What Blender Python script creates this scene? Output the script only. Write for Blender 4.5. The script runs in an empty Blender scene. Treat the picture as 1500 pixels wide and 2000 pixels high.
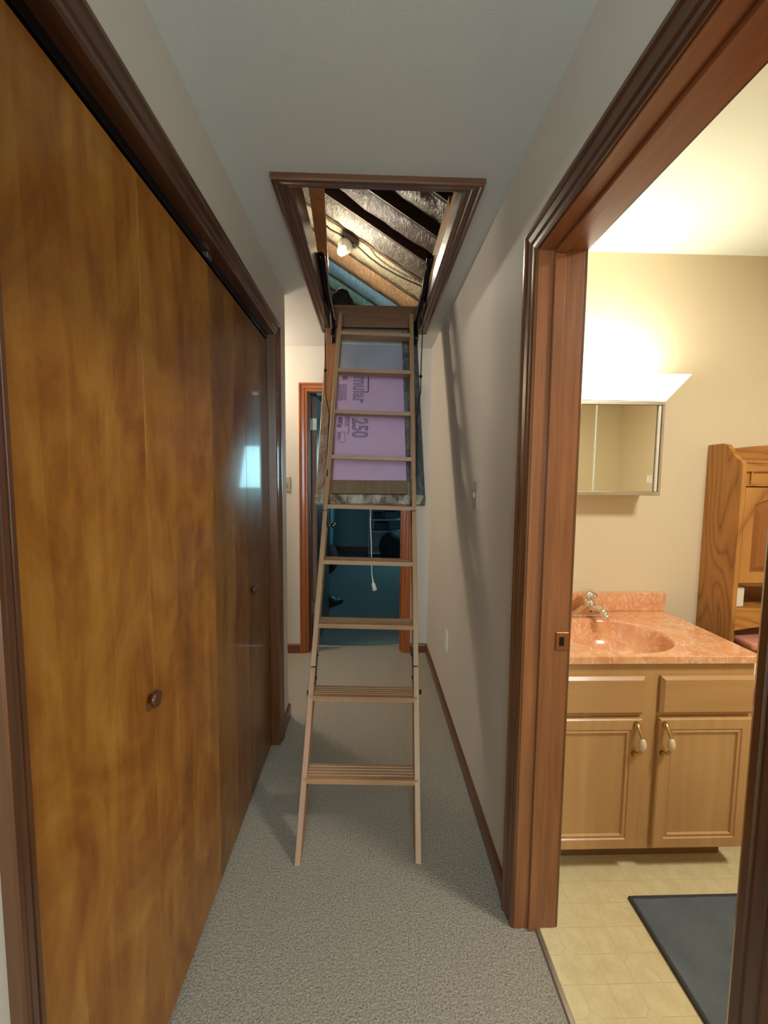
import bpy, bmesh, math, random
from mathutils import Vector, Matrix, noise
random.seed(7)
S = bpy.context.scene
COL = S.collection
# ------------------------------------------------------------------ camera
cam_d = bpy.data.cameras.new('camera')
cam = bpy.data.objects.new('camera', cam_d); COL.objects.link(cam)
M3 = Matrix(((0.99947787, -0.03093053, 0.0093429), (0.00675561, -0.0827202, -0.99654991), (0.03159666, 0.9960927, -0.08246805)))
R = Matrix(((M3[0][0], -M3[1][0], -M3[2][0]), (M3[0][1], -M3[1][1], -M3[2][1]), (M3[0][2], -M3[1][2], -M3[2][2])))
cam.matrix_world = Matrix.Translation((0, 0, 1.36)) @ R.to_4x4()
cam_d.sensor_fit = 'VERTICAL'; cam_d.sensor_height = 24.0
cam_d.lens = 24.0 * 840.0 / 2000.0
cam_d.clip_start = 0.02; cam_d.clip_end = 60
S.camera = cam
# ------------------------------------------------------------------ world, lights, exposure
S.view_settings.view_transform = 'Standard'; S.view_settings.look = 'None'
S.view_settings.gamma = 1.0; S.view_settings.use_curve_mapping = False
S.view_settings.exposure = 0.18
W = bpy.data.worlds.new('sky'); S.world = W; W.use_nodes = True
W.node_tree.nodes['Background'].inputs[0].default_value = (0.50, 0.80, 0.90, 1)
W.node_tree.nodes['Background'].inputs[1].default_value = 1.0

def area(name, loc, rot, size, power, color, size_y=None):
    l = bpy.data.lights.new(name, 'AREA'); l.energy = power; l.color = color
    l.size = size
    if size_y: l.shape = 'RECTANGLE'; l.size_y = size_y
    o = bpy.data.objects.new(name, l); COL.objects.link(o); o.location = loc
    o.rotation_euler = [math.radians(a) for a in rot]; return o
def point(name, loc, power, color, r=0.05):
    l = bpy.data.lights.new(name, 'POINT'); l.energy = power; l.color = color; l.shadow_soft_size = r
    o = bpy.data.objects.new(name, l); COL.objects.link(o); o.location = loc; return o
# soft fill added behind the camera, standing for unseen cool daylight from the rear
area('rear_daylight_fill', (-0.02, -1.75, 1.55), (90, 0, 0), 0.8, 46, (0.74, 0.92, 1.0), 1.3)
# ceiling lamp of the side hallway to the left beyond the closet
point('side_hall_lamp', (-1.15, 2.95, 2.08), 32, (1.0, 0.88, 0.72), 0.09)
# bathroom: vanity lamp tubes and ceiling lamp
area('vanity_lamp_tubes', (0.93, 1.74, 1.79), (180, 0, 0), 0.5, 4, (1.0, 0.96, 0.88), 0.08)
area('bath_ceiling_lamp', (1.45, 0.45, 2.27), (0, 0, 0), 0.3, 27, (1.0, 0.96, 0.87), 0.3)
# bedroom window light
area('bedroom_daylight', (1.1, 7.45, 1.5), (-90, 0, 0), 0.5, 19, (0.42, 0.86, 1.0), 0.7)

# ------------------------------------------------------------------ materials
def lin(c):
    return tuple(((v/255)/12.92 if v/255 <= 0.04045 else ((v/255+0.055)/1.055)**2.4) for v in c) + (1,)
class NT:
    def __init__(s, name, rough=0.5, metal=0.0, coat=0.0, spec=0.5):
        s.m = bpy.data.materials.new(name); s.m.use_nodes = True; s.t = s.m.node_tree; s.N = s.t.nodes; s.L = s.t.links
        s.b = s.N['Principled BSDF']; s.b.inputs['Roughness'].default_value = rough; s.b.inputs['Metallic'].default_value = metal
        s.b.inputs['Coat Weight'].default_value = coat; s.b.inputs['Coat Roughness'].default_value = 0.12
        s.b.inputs['Specular IOR Level'].default_value = spec
    def n(s, typ, **k):
        x = s.N.new(typ)
        for a, v in k.items(): setattr(x, a, v)
        return x
    def l(s, a, b): s.L.new(a, b)
    def coord(s, scale=(1, 1, 1), rot=(0, 0, 0), loc=(0, 0, 0)):
        c = s.n('ShaderNodeTexCoord'); m = s.n('ShaderNodeMapping')
        m.inputs['Scale'].default_value = scale; m.inputs['Rotation'].default_value = rot; m.inputs['Location'].default_value = loc
        s.l(c.outputs['Object'], m.inputs['Vector']); return m.outputs['Vector']
    def noise(s, vec, scale, detail=4, rough=0.55, dist=0.0):
        x = s.n('ShaderNodeTexNoise'); x.inputs['Scale'].default_value = scale; x.inputs['Detail'].default_value = detail
        x.inputs['Roughness'].default_value = rough; x.inputs['Distortion'].default_value = dist
        s.l(vec, x.inputs['Vector']); return x.outputs['Fac']
    def ramp(s, fac, stops):
        x = s.n('ShaderNodeValToRGB'); e = x.color_ramp.elements
        e[0].position = stops[0][0]; e[0].color = stops[0][1]; e[1].position = stops[-1][0]; e[1].color = stops[-1][1]
        for p, c in stops[1:-1]:
            k = e.new(p); k.color = c
        s.l(fac, x.inputs['Fac']); return x.outputs['Color']
    def mix(s, fac, a, b, mode='MIX'):
        x = s.n('ShaderNodeMix', data_type='RGBA', blend_type=mode)
        if isinstance(fac, (int, float)): x.inputs[0].default_value = fac
        else: s.l(fac, x.inputs[0])
        for i, v in ((6, a), (7, b)):
            if isinstance(v, tuple): x.inputs[i].default_value = v
            else: s.l(v, x.inputs[i])
        return x.outputs[2]
    def math(s, op, a, b=None):
        x = s.n('ShaderNodeMath', operation=op)
        for i, v in ((0, a), (1, b)):
            if v is None: continue
            if isinstance(v, (int, float)): x.inputs[i].default_value = v
            else: s.l(v, x.inputs[i])
        return x.outputs[0]
    def color(s, c):
        if isinstance(c, tuple): s.b.inputs['Base Color'].default_value = c
        else: s.l(c, s.b.inputs['Base Color'])
    def bump(s, h, strength=0.2, dist=0.01):
        x = s.n('ShaderNodeBump'); x.inputs['Strength'].default_value = strength; x.inputs['Distance'].default_value = dist
        s.l(h, x.inputs['Height']); s.l(x.outputs[0], s.b.inputs['Normal'])

def wood(name, light, dark, axis='z', rough=0.35, coat=0.0, fine=60, bumps=0.08, contrast=(0.3, 0.7)):
    t = NT(name, rough, coat=coat)
    st = 0.06
    sc = {'x': (st, 1, 1), 'y': (1, st, 1), 'z': (1, 1, st)}[axis]
    v = t.coord(sc)
    f = t.noise(v, fine, 5, 0.6, 0.3); g = t.noise(v, fine*0.18, 3, 0.5, 1.2)
    mixf = t.math('ADD', t.math('MULTIPLY', f, 0.55), t.math('MULTIPLY', g, 0.45))
    t.color(t.ramp(mixf, [(contrast[0], lin(dark)), (contrast[1], lin(light))]))
    t.bump(f, bumps, 0.002); return t.m
def plain(name, c, rough=0.5, metal=0.0, coat=0.0, var=0.06, scale=20, bumps=0.0):
    t = NT(name, rough, metal, coat)
    v = t.coord(); f = t.noise(v, scale, 4)
    a = lin(c); d = tuple(max(0, x*(1-var*2)) for x in a[:3])+(1,)
    t.color(t.ramp(f, [(0.3, d), (0.7, a)]))
    if bumps: t.bump(f, bumps, 0.003)
    return t.m
def paint(name, c, bumps=0.12, rough=0.6):
    t = NT(name, rough); v = t.coord(); f = t.noise(v, 260, 3); g = t.noise(v, 1.5, 2)
    a = lin(c); t.color(t.mix(t.math('MULTIPLY', g, 0.12), a, tuple(x*0.8 for x in a[:3])+(1,)))
    t.bump(f, bumps, 0.001); return t.m

mWall = paint('wall_paint', (206, 197, 184)); mCeil = paint('ceiling_paint', (205, 203, 196), 0.3)
mBathWall = paint('bath_wall_paint', (222, 206, 174)); mBathCeil = paint('bath_ceiling_paint', (226, 231, 216))
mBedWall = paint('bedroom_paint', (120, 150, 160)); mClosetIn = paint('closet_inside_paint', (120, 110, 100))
TR_L, TR_D = (112, 68, 36), (66, 34, 15)
mTrimX = wood('stained_trim_x', TR_L, TR_D, 'x', 0.3, 0.4)
mTrimY = wood('stained_trim_y', (92, 54, 34), (54, 27, 15), 'y', 0.3, 0.4)
mTrimZ = wood('stained_trim_z', TR_L, TR_D, 'z', 0.3, 0.4)
mJambZ = wood('jamb_wood_z', (150, 92, 54), (104, 58, 30), 'z', 0.32, 0.3)
mJambY = wood('jamb_wood_y', (158, 96, 58), (116, 64, 34), 'y', 0.32, 0.3)
mFarTrim = wood('orange_trim_z', (176, 96, 40), (128, 60, 20), 'z', 0.3, 0.4)
mFarTrimX = wood('orange_trim_x', (176, 96, 40), (128, 60, 20), 'x', 0.3, 0.4)
mBase = wood('baseboard_wood', (126, 76, 44), (84, 44, 22), 'y', 0.35, 0.2)
mBaseX = wood('baseboard_wood_x', (136, 76, 40), (94, 46, 20), 'x', 0.35, 0.2)
mLad = wood('ladder_pine', (190, 154, 114), (154, 114, 78), 'z', 0.5, 0.0, 70)
mLadX = wood('ladder_pine_x', (184, 142, 102), (146, 104, 68), 'x', 0.5, 0.0, 70)
mDoorDark = wood('dark_door_wood', (84, 62, 48), (52, 36, 28), 'z', 0.3, 0.3)
mDoorEdge = wood('door_edge_wood', (150, 110, 80), (110, 76, 52), 'z', 0.45)
mBlack = plain('black_metal', (28, 27, 30), 0.35, 0.6); mSteel = plain('steel', (190, 188, 182), 0.3, 1.0)
mChrome = plain('chrome', (235, 232, 226), 0.08, 1.0, var=0.0); mBrass = plain('brass', (214, 190, 130), 0.2, 1.0)
mWhitePl = plain('white_plastic', (226, 220, 206), 0.35); mCord = plain('white_cord', (226, 224, 216), 0.7)
mBlackCord = plain('black_cord', (24, 22, 22), 0.7)
mIvory = plain('ivory_switch', (176, 166, 148), 0.35)

# closet veneer
def veneer(name, seed, dark=1.0):
    t = NT(name, 0.36, coat=0.14, spec=0.35); t.b.inputs['Coat Roughness'].default_value = 0.07
    v = t.coord((1, 1, 1), loc=(0, seed, seed*0.7))
    # vertical veneer strips: bands across y
    vs = t.coord((0.0, 1, 0.035), loc=(0, seed, 0))
    band = t.n('ShaderNodeTexVoronoi', voronoi_dimensions='3D', feature='F1'); band.inputs['Scale'].default_value = 4.5
    t.l(vs, band.inputs['Vector'])
    sep = t.n('ShaderNodeSeparateColor'); t.l(band.outputs['Color'], sep.inputs[0])
    vb = t.coord((1, 1, 0.62), loc=(0, seed, 0))
    blotch = t.noise(vb, 4.6, 6, 0.62, 2.0)
    fig = t.noise(t.coord((1, 1, 0.10), loc=(0, seed*2, 0)), 16, 5, 0.6, 0.8)
    fine = t.noise(t.coord((1, 1, 0.03)), 150, 3)
    f = t.math('ADD', t.math('ADD', t.math('MULTIPLY', blotch, 0.54), t.math('MULTIPLY', sep.outputs[0], 0.13)), t.math('ADD', t.math('MULTIPLY', fig, 0.33), t.math('MULTIPLY', fine, 0.06)))
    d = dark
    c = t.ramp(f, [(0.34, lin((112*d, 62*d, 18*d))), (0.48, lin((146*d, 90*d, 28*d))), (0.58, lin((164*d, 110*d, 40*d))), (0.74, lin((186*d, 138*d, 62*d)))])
    t.color(c); t.bump(fine, 0.03, 0.001); return t.m
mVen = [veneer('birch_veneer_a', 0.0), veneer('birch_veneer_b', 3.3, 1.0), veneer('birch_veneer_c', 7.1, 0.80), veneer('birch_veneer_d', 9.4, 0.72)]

def carpet(name, a, b):
    t = NT(name, 0.95, spec=0.1)
    v = t.coord((1, 1.0, 1)); f = t.noise(v, 170, 3, 0.7); g = t.noise(v, 2.2, 3); h = t.noise(t.coord((1, 0.6, 1)), 320, 2)
    c = t.ramp(f, [(0.32, lin(b)), (0.6, lin(a))])
    c = t.mix(t.math('MULTIPLY', g, 0.35), c, tuple(x*0.72 for x in lin(a)[:3])+(1,))
    t.color(c)
    t.bump(t.math('ADD', f, t.math('MULTIPLY', h, 0.6)), 0.9, 0.008); return t.m
mCarpet = carpet('hall_carpet', (190, 180, 164), (128, 117, 102)); mCarpet2 = carpet('bedroom_carpet', (130, 150, 150), (90, 105, 106))

# vinyl floor with printed grid and small lozenges
def vinyl():
    t = NT('sheet_vinyl', 0.38)
    c = t.n('ShaderNodeTexCoord'); sp = t.n('ShaderNodeSeparateXYZ'); t.l(c.outputs['Object'], sp.inputs[0])
    def line(coord, period, off, w):
        a = t.math('ADD', coord, off); m = t.math('PINGPONG', a, period/2); return t.math('LESS_THAN', m, w)
    X, Y = sp.outputs[0], sp.outputs[1]
    gx = line(X, 0.0765, 0.04, 0.0011); gy = line(Y, 0.0735, -1.18+0.0735*20, 0.0011)
    # lozenge every 0.153 x 0.147
    px = t.math('PINGPONG', t.math('ADD', X, -0.575+0.153*10), 0.0765); py = t.math('PINGPONG', t.math('ADD', Y, -1.105+0.147*20), 0.0735)
    s = t.math('ADD', px, t.math('MULTIPLY', py, 1.0))
    ins = t.math('LESS_THAN', s, 0.022); rim = t.math('MULTIPLY', ins, t.math('GREATER_THAN', s, 0.0195))
    grid = t.math('MULTIPLY', t.math('MAXIMUM', gx, gy), t.math('SUBTRACT', 1.0, ins))
    m = t.math('MAXIMUM', grid, rim)
    v = t.coord(); n1 = t.noise(v, 22, 5, 0.7); n2 = t.noise(v, 3, 2)
    base = t.ramp(n1, [(0.3, lin((206, 188, 140))), (0.7, lin((226, 211, 166)))])
    base = t.mix(t.math('MULTIPLY', n2, 0.25), base, lin((214, 200, 150)))
    t.color(t.mix(t.math('MULTIPLY', m, t.math('ADD', t.math('MULTIPLY', n1, 1.2), -0.28)), base, lin((166, 150, 104))))
    t.bump(t.math('SUBTRACT', n1, m), 0.12, 0.002); return t.m
mVinyl = vinyl()

def marble():
    t = NT('peach_marble', 0.12, coat=0.5)
    v = t.coord((1, 1, 1)); n = t.noise(v, 7, 6, 0.65, 2.5); w = t.noise(t.coord((1.6, 0.7, 1), rot=(0, 0, 0.5)), 9, 7, 0.7, 3.5)
    c = t.ramp(n, [(0.3, lin((212, 142, 98))), (0.7, lin((234, 176, 128)))])
    band = t.math('LESS_THAN', t.math('ABSOLUTE', t.math('SUBTRACT', w, 0.56)), 0.018)
    t.color(t.mix(t.math('MULTIPLY', band, 0.7), c, lin((246, 214, 182)))); return t.m
mMarble = marble()
mVanity = wood('vanity_maple', (196, 154, 100), (178, 134, 84), 'z', 0.4, 0.1, 40, 0.03)
mVanityIn = wood('vanity_maple_dark', (170, 128, 80), (150, 108, 66), 'z', 0.45, 0.0, 40, 0.03)
mKick = plain('vanity_kick', (120, 84, 50), 0.6)
def oak(name, axis='z'):
    t = NT(name, 0.38, coat=0.15)
    g = t.noise(t.coord({'z': (1, 4.2, 0.75), 'x': (0.75, 1, 4.2)}[axis], loc=(0.3, 0.35, 0.2)), 1.7, 1, 0.4, 0.25)
    w = t.math('PINGPONG', t.math('MULTIPLY', g, 26), 1.0)
    f = t.noise(t.coord({'z': (1, 1, 0.04), 'x': (0.04, 1, 1)}[axis]), 220, 4, 0.7)
    k = t.math('ADD', t.math('MULTIPLY', t.math('POWER', w, 0.5), 0.42), t.math('MULTIPLY', f, 0.58))
    t.color(t.ramp(k, [(0.25, lin((124, 76, 28))), (0.5, lin((172, 116, 52))), (0.8, lin((190, 134, 66)))]))
    t.bump(f, 0.1, 0.001); return t.m
mOak = oak('oak_z', 'z'); mOakX = oak('oak_x', 'x')
mMauve = plain('mauve_porcelain', (204, 140, 120), 0.12, coat=0.5, var=0.01)
mMat = plain('grey_mat', (96, 104, 108), 0.9, var=0.15, scale=9, bumps=0.4); mMatEdge = plain('grey_mat_edge', (58, 58, 58), 0.8)
mMirror = plain('mirror', (246, 246, 236), 0.03, 1.0, var=0.0)
mAlu = plain('brushed_aluminium', (206, 198, 182), 0.3, 0.9)
def emis(name, c, s):
    t = NT(name, 0.4); t.color(lin(c)); t.b.inputs['Emission Color'].default_value = lin(c); t.b.inputs['Emission Strength'].default_value = s; return t.m
mDiff = emis('lamp_diffuser', (255, 246, 226), 3.2); mBulb = emis('bulb_glow', (255, 244, 214), 60)

# ------------------------------------------------------------------ mesh helpers
def link(name, bm, mat, parent=None, loc=None, smooth=False):
    me = bpy.data.meshes.new(name); bm.normal_update(); bm.to_mesh(me); bm.free()
    for m in (mat if isinstance(mat, (list, tuple)) else [mat]): me.materials.append(m)
    if smooth:
        for p in me.polygons: p.use_smooth = True
    o = bpy.data.objects.new(name, me); COL.objects.link(o)
    if parent: o.parent = parent
    if loc: o.location = loc
    return o
def bx(bm, x0, x1, y0, y1, z0, z1, bev=0.0, seg=1):
    vs = [bm.verts.new((x, y, z)) for x in (x0, x1) for y in (y0, y1) for z in (z0, z1)]
    fs = [bm.faces.new([vs[i] for i in f]) for f in ((0, 1, 3, 2), (4, 6, 7, 5), (0, 4, 5, 1), (2, 3, 7, 6), (0, 2, 6, 4), (1, 5, 7, 3))]
    if bev > 0:
        es = list({e for f in fs for e in f.edges})
        bmesh.ops.bevel(bm, geom=es, offset=bev, segments=seg, affect='EDGES', profile=0.5)
    return vs
def box(name, c, mat, parent=None, bev=0.0, seg=1, smooth=False):
    bm = bmesh.new(); bx(bm, *c, bev=bev, seg=seg); return link(name, bm, mat, parent, smooth=smooth)
def prism(bm, pts, ax, a0, a1):
    """extrude a 2D polygon along an axis; pts are the other two coords in order"""
    def P(p, a):
        return {'x': (a, p[0], p[1]), 'y': (p[0], a, p[1]), 'z': (p[0], p[1], a)}[ax]
    A = [bm.verts.new(P(p, a0)) for p in pts]; B = [bm.verts.new(P(p, a1)) for p in pts]
    n = len(pts); bm.faces.new(A); bm.faces.new(B[::-1])
    for i in range(n): bm.faces.new((A[i], B[i], B[(i+1) % n], A[(i+1) % n]))
    bmesh.ops.recalc_face_normals(bm, faces=bm.faces[:])
def tube(bm, pts, r, n=8, cap=True):
    pts = [Vector(p) for p in pts]; rs = r if isinstance(r, (list, tuple)) else [r]*len(pts)
    rings = []; up = None
    for i, p in enumerate(pts):
        d = (pts[min(i+1, len(pts)-1)]-pts[max(i-1, 0)]).normalized()
        if up is None: up = Vector((0, 0, 1)) if abs(d.z) < 0.9 else Vector((1, 0, 0))
        a = d.cross(up).normalized(); b = a.cross(d).normalized(); up = b
        rings.append([bm.verts.new(p+(a*math.cos(2*math.pi*k/n)+b*math.sin(2*math.pi*k/n))*rs[i]) for k in range(n)])
    for A, B in zip(rings, rings[1:]):
        for k in range(n): bm.faces.new((A[k], A[(k+1) % n], B[(k+1) % n], B[k]))
    if cap: bm.faces.new(rings[0][::-1]); bm.faces.new(rings[-1])
    bmesh.ops.recalc_face_normals(bm, faces=bm.faces[:])
def lathe(bm, prof, n=24, mat=Matrix()):
    rings = [[bm.verts.new(mat @ Vector((r*math.cos(2*math.pi*k/n), r*math.sin(2*math.pi*k/n), z))) for k in range(n)] for r, z in prof]
    for A, B in zip(rings, rings[1:]):
        for k in range(n): bm.faces.new((A[k], A[(k+1) % n], B[(k+1) % n], B[k]))
    bm.faces.new(rings[0][::-1]); bm.faces.new(rings[-1])
    bmesh.ops.recalc_face_normals(bm, faces=bm.faces[:])
def empty(name, loc=(0, 0, 0), rot=(0, 0, 0)):
    o = bpy.data.objects.new(name, None); o.empty_display_size = 0.1; COL.objects.link(o); o.location = loc; o.rotation_euler = rot; return o
def thing(name, label, cat, loc=(0, 0, 0), group=None, rot=(0, 0, 0)):
    o = empty(name, loc, rot); o['label'] = label; o['category'] = cat
    if group: o['group'] = group
    return o
def tag(o, label, cat, group=None):
    o['label'] = label; o['category'] = cat
    if group: o['group'] = group
    return o
def struct(o, label, cat='structure'):
    o['kind'] = 'structure'; o['label'] = label; o['category'] = cat; return o
def sbox(name, c, mat, label, cat, bev=0.0): return struct(box(name, c, mat, None, bev), label, cat)
CAS = [(0, 0), (0, 0.007), (0.006, 0.011), (0.016, 0.0115), (0.018, 0.009), (0.022, 0.009), (0.026, 0.0135), (0.042, 0.016), (0.044, 0.0145), (0.048, 0.0155), (0.053, 0.020), (0.062, 0.020), (0.065, 0.016), (0.065, 0)]
def casing(p0, p1, across, normal, m0, m1, mat, parent, prof=CAS, name='casing', k=1.0):
    p0, p1, a, n = map(Vector, (p0, p1, across, normal)); d = (p1-p0).normalized(); bm = bmesh.new()
    A = [bm.verts.new(p0+a*w*k+n*t-d*w*k*m0) for w, t in prof]; B = [bm.verts.new(p1+a*w*k+n*t+d*w*k*m1) for w, t in prof]
    bm.faces.new(A); bm.faces.new(B[::-1])
    for i in range(len(prof)): j = (i+1) % len(prof); bm.faces.new((A[i], B[i], B[j], A[j]))
    bmesh.ops.recalc_face_normals(bm, faces=bm.faces[:])
    return link(name, bm, mat, parent)

XR, XL, ZC = 0.443, -0.457, 2.30
XB = 0.565          # bathroom face of the right wall
YW = 1.845          # bathroom back wall
YF = 3.235          # far hallway wall
# ------------------------------------------------------------------ shell: floors
sbox('floor', (-2.6, XB-0.055, -2.0, 3.36, -0.05, 0.0), mCarpet, 'grey beige cut pile carpet floor of the hallway', 'floor')
sbox('floor_bathroom', (XB-0.055, 2.7, -1.0, YW+0.1, -0.05, -0.001), mVinyl, 'pale yellow sheet vinyl bathroom floor with faint printed lozenges', 'floor')
sbox('floor_bedroom', (-2.6, 2.7, 3.362, 7.72, -0.05, 0.0), mCarpet2, 'dim teal grey carpet of the bedroom beyond the far doorway', 'floor')
bm = bmesh.new(); prism(bm, [(XB-0.062, 0), (XB-0.058, 0.006), (XB-0.048, 0.006), (XB-0.043, 0)], 'y', 0.46, 1.178)
struct(link('trim_7', bm, mSteel), 'thin metal edge strip between hallway carpet and bathroom vinyl', 'threshold')
bm = bmesh.new(); prism(bm, [(3.35, 0), (3.354, 0.005), (3.368, 0.005), (3.372, 0)], 'x', -0.45, 0.235)
struct(link('trim_8', bm, mSteel), 'thin threshold strip on the carpet in the far doorway', 'threshold')
# ceilings (with hatch hole)
HX0, HX1, HY0, HY1 = -0.262, 0.300, 1.487, 2.815
bm = bmesh.new()
bx(bm, -2.6, XB, -2.0, HY0-0.02, ZC, ZC+0.02); bx(bm, -2.6, XB, HY1+0.02, YF+0.13, ZC, ZC+0.02)
bx(bm, -2.6, HX0-0.02, HY0-0.02, HY1+0.02, ZC, ZC+0.02); bx(bm, HX1+0.02, XB, HY0-0.02, HY1+0.02, ZC, ZC+0.02)
struct(link('ceiling', bm, mCeil), 'matt off-white hallway ceiling with the attic hatch cut in it', 'ceiling')
sbox('ceiling_bathroom', (XB, 2.7, -1.0, YW+0.1, ZC, ZC+0.02), mBathCeil, 'bright cream bathroom ceiling', 'ceiling')
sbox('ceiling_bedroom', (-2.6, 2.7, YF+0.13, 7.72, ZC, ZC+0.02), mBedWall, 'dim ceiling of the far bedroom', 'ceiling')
# right wall with bathroom door opening y .455-1.18, z<1.96
DY0, DY1, DZ = 0.458, 1.18, 1.962
bm = bmesh.new()
bx(bm, XR, XB-0.004, -2.0, DY0-0.02, 0, ZC); bx(bm, XR, XB-0.004, DY0-0.02, DY1+0.02, DZ+0.02, ZC); bx(bm, XR, XB-0.004, DY1+0.02, YF+0.12, 0, ZC)
struct(link('wall_right', bm, mWall), 'off-white right hallway wall with soft shadows of the ladder', 'wall')
bm = bmesh.new()
bx(bm, XB-0.003, XB+0.003, -1.0, DY0-0.02, 0, ZC); bx(bm, XB-0.003, XB+0.003, DY0-0.02, DY1+0.02, DZ+0.02, ZC); bx(bm, XB-0.003, XB+0.003, DY1+0.02, YW+0.1, 0, ZC)
struct(link('wall_bath_left', bm, mBathWall), 'bathroom side of the wall by the doorway', 'wall')
sbox('wall_bath_back', (XB, 2.7, YW, YW+0.1, 0, ZC), mBathWall, 'peach beige bathroom wall behind the vanity', 'wall')
sbox('wall_bath_right', (2.6, 2.7, -1.0, YW, 0, ZC), mBathWall, 'far right bathroom wall', 'wall')
sbox('wall_bath_front', (XB, 2.6, -1.1, -1.0, 0, ZC), mBathWall, 'bathroom wall opposite the mirror', 'wall')
# left wall with closet opening
CY0, CY1, CZ = 0.557, 2.085, 2.015
bm = bmesh.new()
bx(bm, XL-0.11, XL, -2.0, CY0-0.018, 0, ZC); bx(bm, XL-0.11, XL, CY0-0.018, CY1+0.018, CZ+0.018, ZC); bx(bm, XL-0.11, XL, CY1+0.018, 2.35, 0, ZC)
struct(link('wall_left', bm, mWall), 'off-white left hallway wall around the closet', 'wall')
bm = bmesh.new(); bx(bm, -1.15, -1.10, 0.4, 2.35, 0, ZC); bx(bm, -1.10, XL-0.11, 0.4, 0.45, 0, ZC); bx(bm, -1.10, XL-0.11, 2.30, 2.35, 0, ZC)
struct(link('wall_closet', bm, mClosetIn), 'walls inside the closet behind the folding doors', 'wall')
sbox('wall_side_hall', (-2.6, -1.15, 2.25, 2.35, 0, ZC), mWall, 'near wall of the side hallway', 'wall')
sbox('wall_side_end', (-2.7, -2.6, 2.25, 3.36, 0, ZC), mWall, 'end wall of the side hallway', 'wall')
# far wall with doorway
FX0, FX1, FZ = -0.462, 0.243, 1.968
bm = bmesh.new()
bx(bm, -2.6, FX0-0.018, YF, YF+0.115, 0, ZC); bx(bm, FX0-0.018, FX1+0.018, YF, YF+0.115, FZ+0.018, ZC); bx(bm, FX1+0.018, XR, YF, YF+0.115, 0, ZC)
struct(link('wall_far', bm, mWall), 'cream end wall of the hallway around the bedroom doorway', 'wall')
# bedroom shell
bm = bmesh.new(); bx(bm, -2.6, 0.84, 7.62, 7.72, 0, ZC); bx(bm, 1.36, 2.7, 7.62, 7.72, 0, ZC); bx(bm, 0.84, 1.36, 7.62, 7.72, 0, 1.15); bx(bm, 0.84, 1.36, 7.62, 7.72, 1.86, ZC)
struct(link('wall_bedroom_back', bm, mBedWall), 'dim blue bedroom back wall', 'wall')
bm = bmesh.new(); bx(bm, -2.7, -2.6, 3.36, 7.72, 0, ZC); bx(bm, 2.7, 2.8, 3.36, 7.72, 0, ZC); bx(bm, -2.6, FX0-0.018, YF+0.1155, YF+0.122, 0, ZC); bx(bm, FX1+0.018, 2.7, YF+0.1155, YF+0.122, 0, ZC)
struct(link('wall_bedroom_sides', bm, mBedWall), 'side walls of the dim bedroom', 'wall')
sbox('wall_bedroom_return', (-0.90, -0.61, 6.6, 7.62, 0, ZC), paint('bed_return_paint', (150, 184, 190)), 'pale blue wall return beside the bedroom door', 'wall')
sbox('baseboard_bedroom', (-0.61, 2.6, 7.60, 7.62, 0, 0.11), mDoorDark, 'dark baseboard on the bedroom back wall', 'baseboard')
t = struct(empty('window_1', (1.1, 7.67, 1.5)), 'bedroom window with a centre bar', 'window')
for c in ((-0.26, -0.22, -0.05, 0.04, -0.355, 0.355), (0.22, 0.26, -0.05, 0.04, -0.355, 0.355), (-0.22, 0.22, -0.05, 0.04, -0.355, -0.315), (-0.22, 0.22, -0.05, 0.04, 0.315, 0.355), (-0.015, 0.015, -0.04, 0.03, -0.315, 0.315)):
    box('window_frame', c, mWhitePl, t, 0.003)
# rear of hallway (behind the camera, unseen); its window opening is added to let light in
bm = bmesh.new(); bx(bm, XL, XR, -2.1, -2.0, 0, 0.85); bx(bm, XL, XR, -2.1, -2.0, 2.1, ZC); bx(bm, XL, -0.38, -2.1, -2.0, 0.85, 2.1); bx(bm, 0.36, XR, -2.1, -2.0, 0.85, 2.1)
struct(link('wall_rear', bm, mWall), 'hallway end wall behind the camera with an opening added to let light in', 'wall')

# ------------------------------------------------------------------ baseboards
BP = [(0, 0), (0.0125, 0), (0.0125, 0.055), (0.009, 0.066), (0.004, 0.072), (0, 0.072)]
def baseb(name, pts, ax, a0, a1, mat, label):
    bm = bmesh.new(); prism(bm, pts, ax, a0, a1); struct(link(name, bm, mat), label, 'baseboard')
baseb('baseboard_right', [(XR-x, z) for x, z in BP], 'y', DY1+0.066, YF, mBase, 'brown wood baseboard along the right wall')
baseb('baseboard_left', [(XL+x, z) for x, z in BP], 'y', CY1+0.067, 2.362, mBase, 'short brown baseboard after the closet casing')
baseb('baseboard_corner', [(2.35+x, z) for x, z in BP], 'x', -1.2, XL+0.012, mBaseX, 'brown baseboard around the left corner')
baseb('baseboard_far_left', [(YF-x, z) for x, z in BP], 'x', -2.6, FX0-0.068, mBaseX, 'brown baseboard left of the far doorway')
baseb('baseboard_far_right', [(YF-x, z) for x, z in BP], 'x', FX1+0.068, XR-0.0125, mBaseX, 'brown baseboard right of the far doorway')

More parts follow.
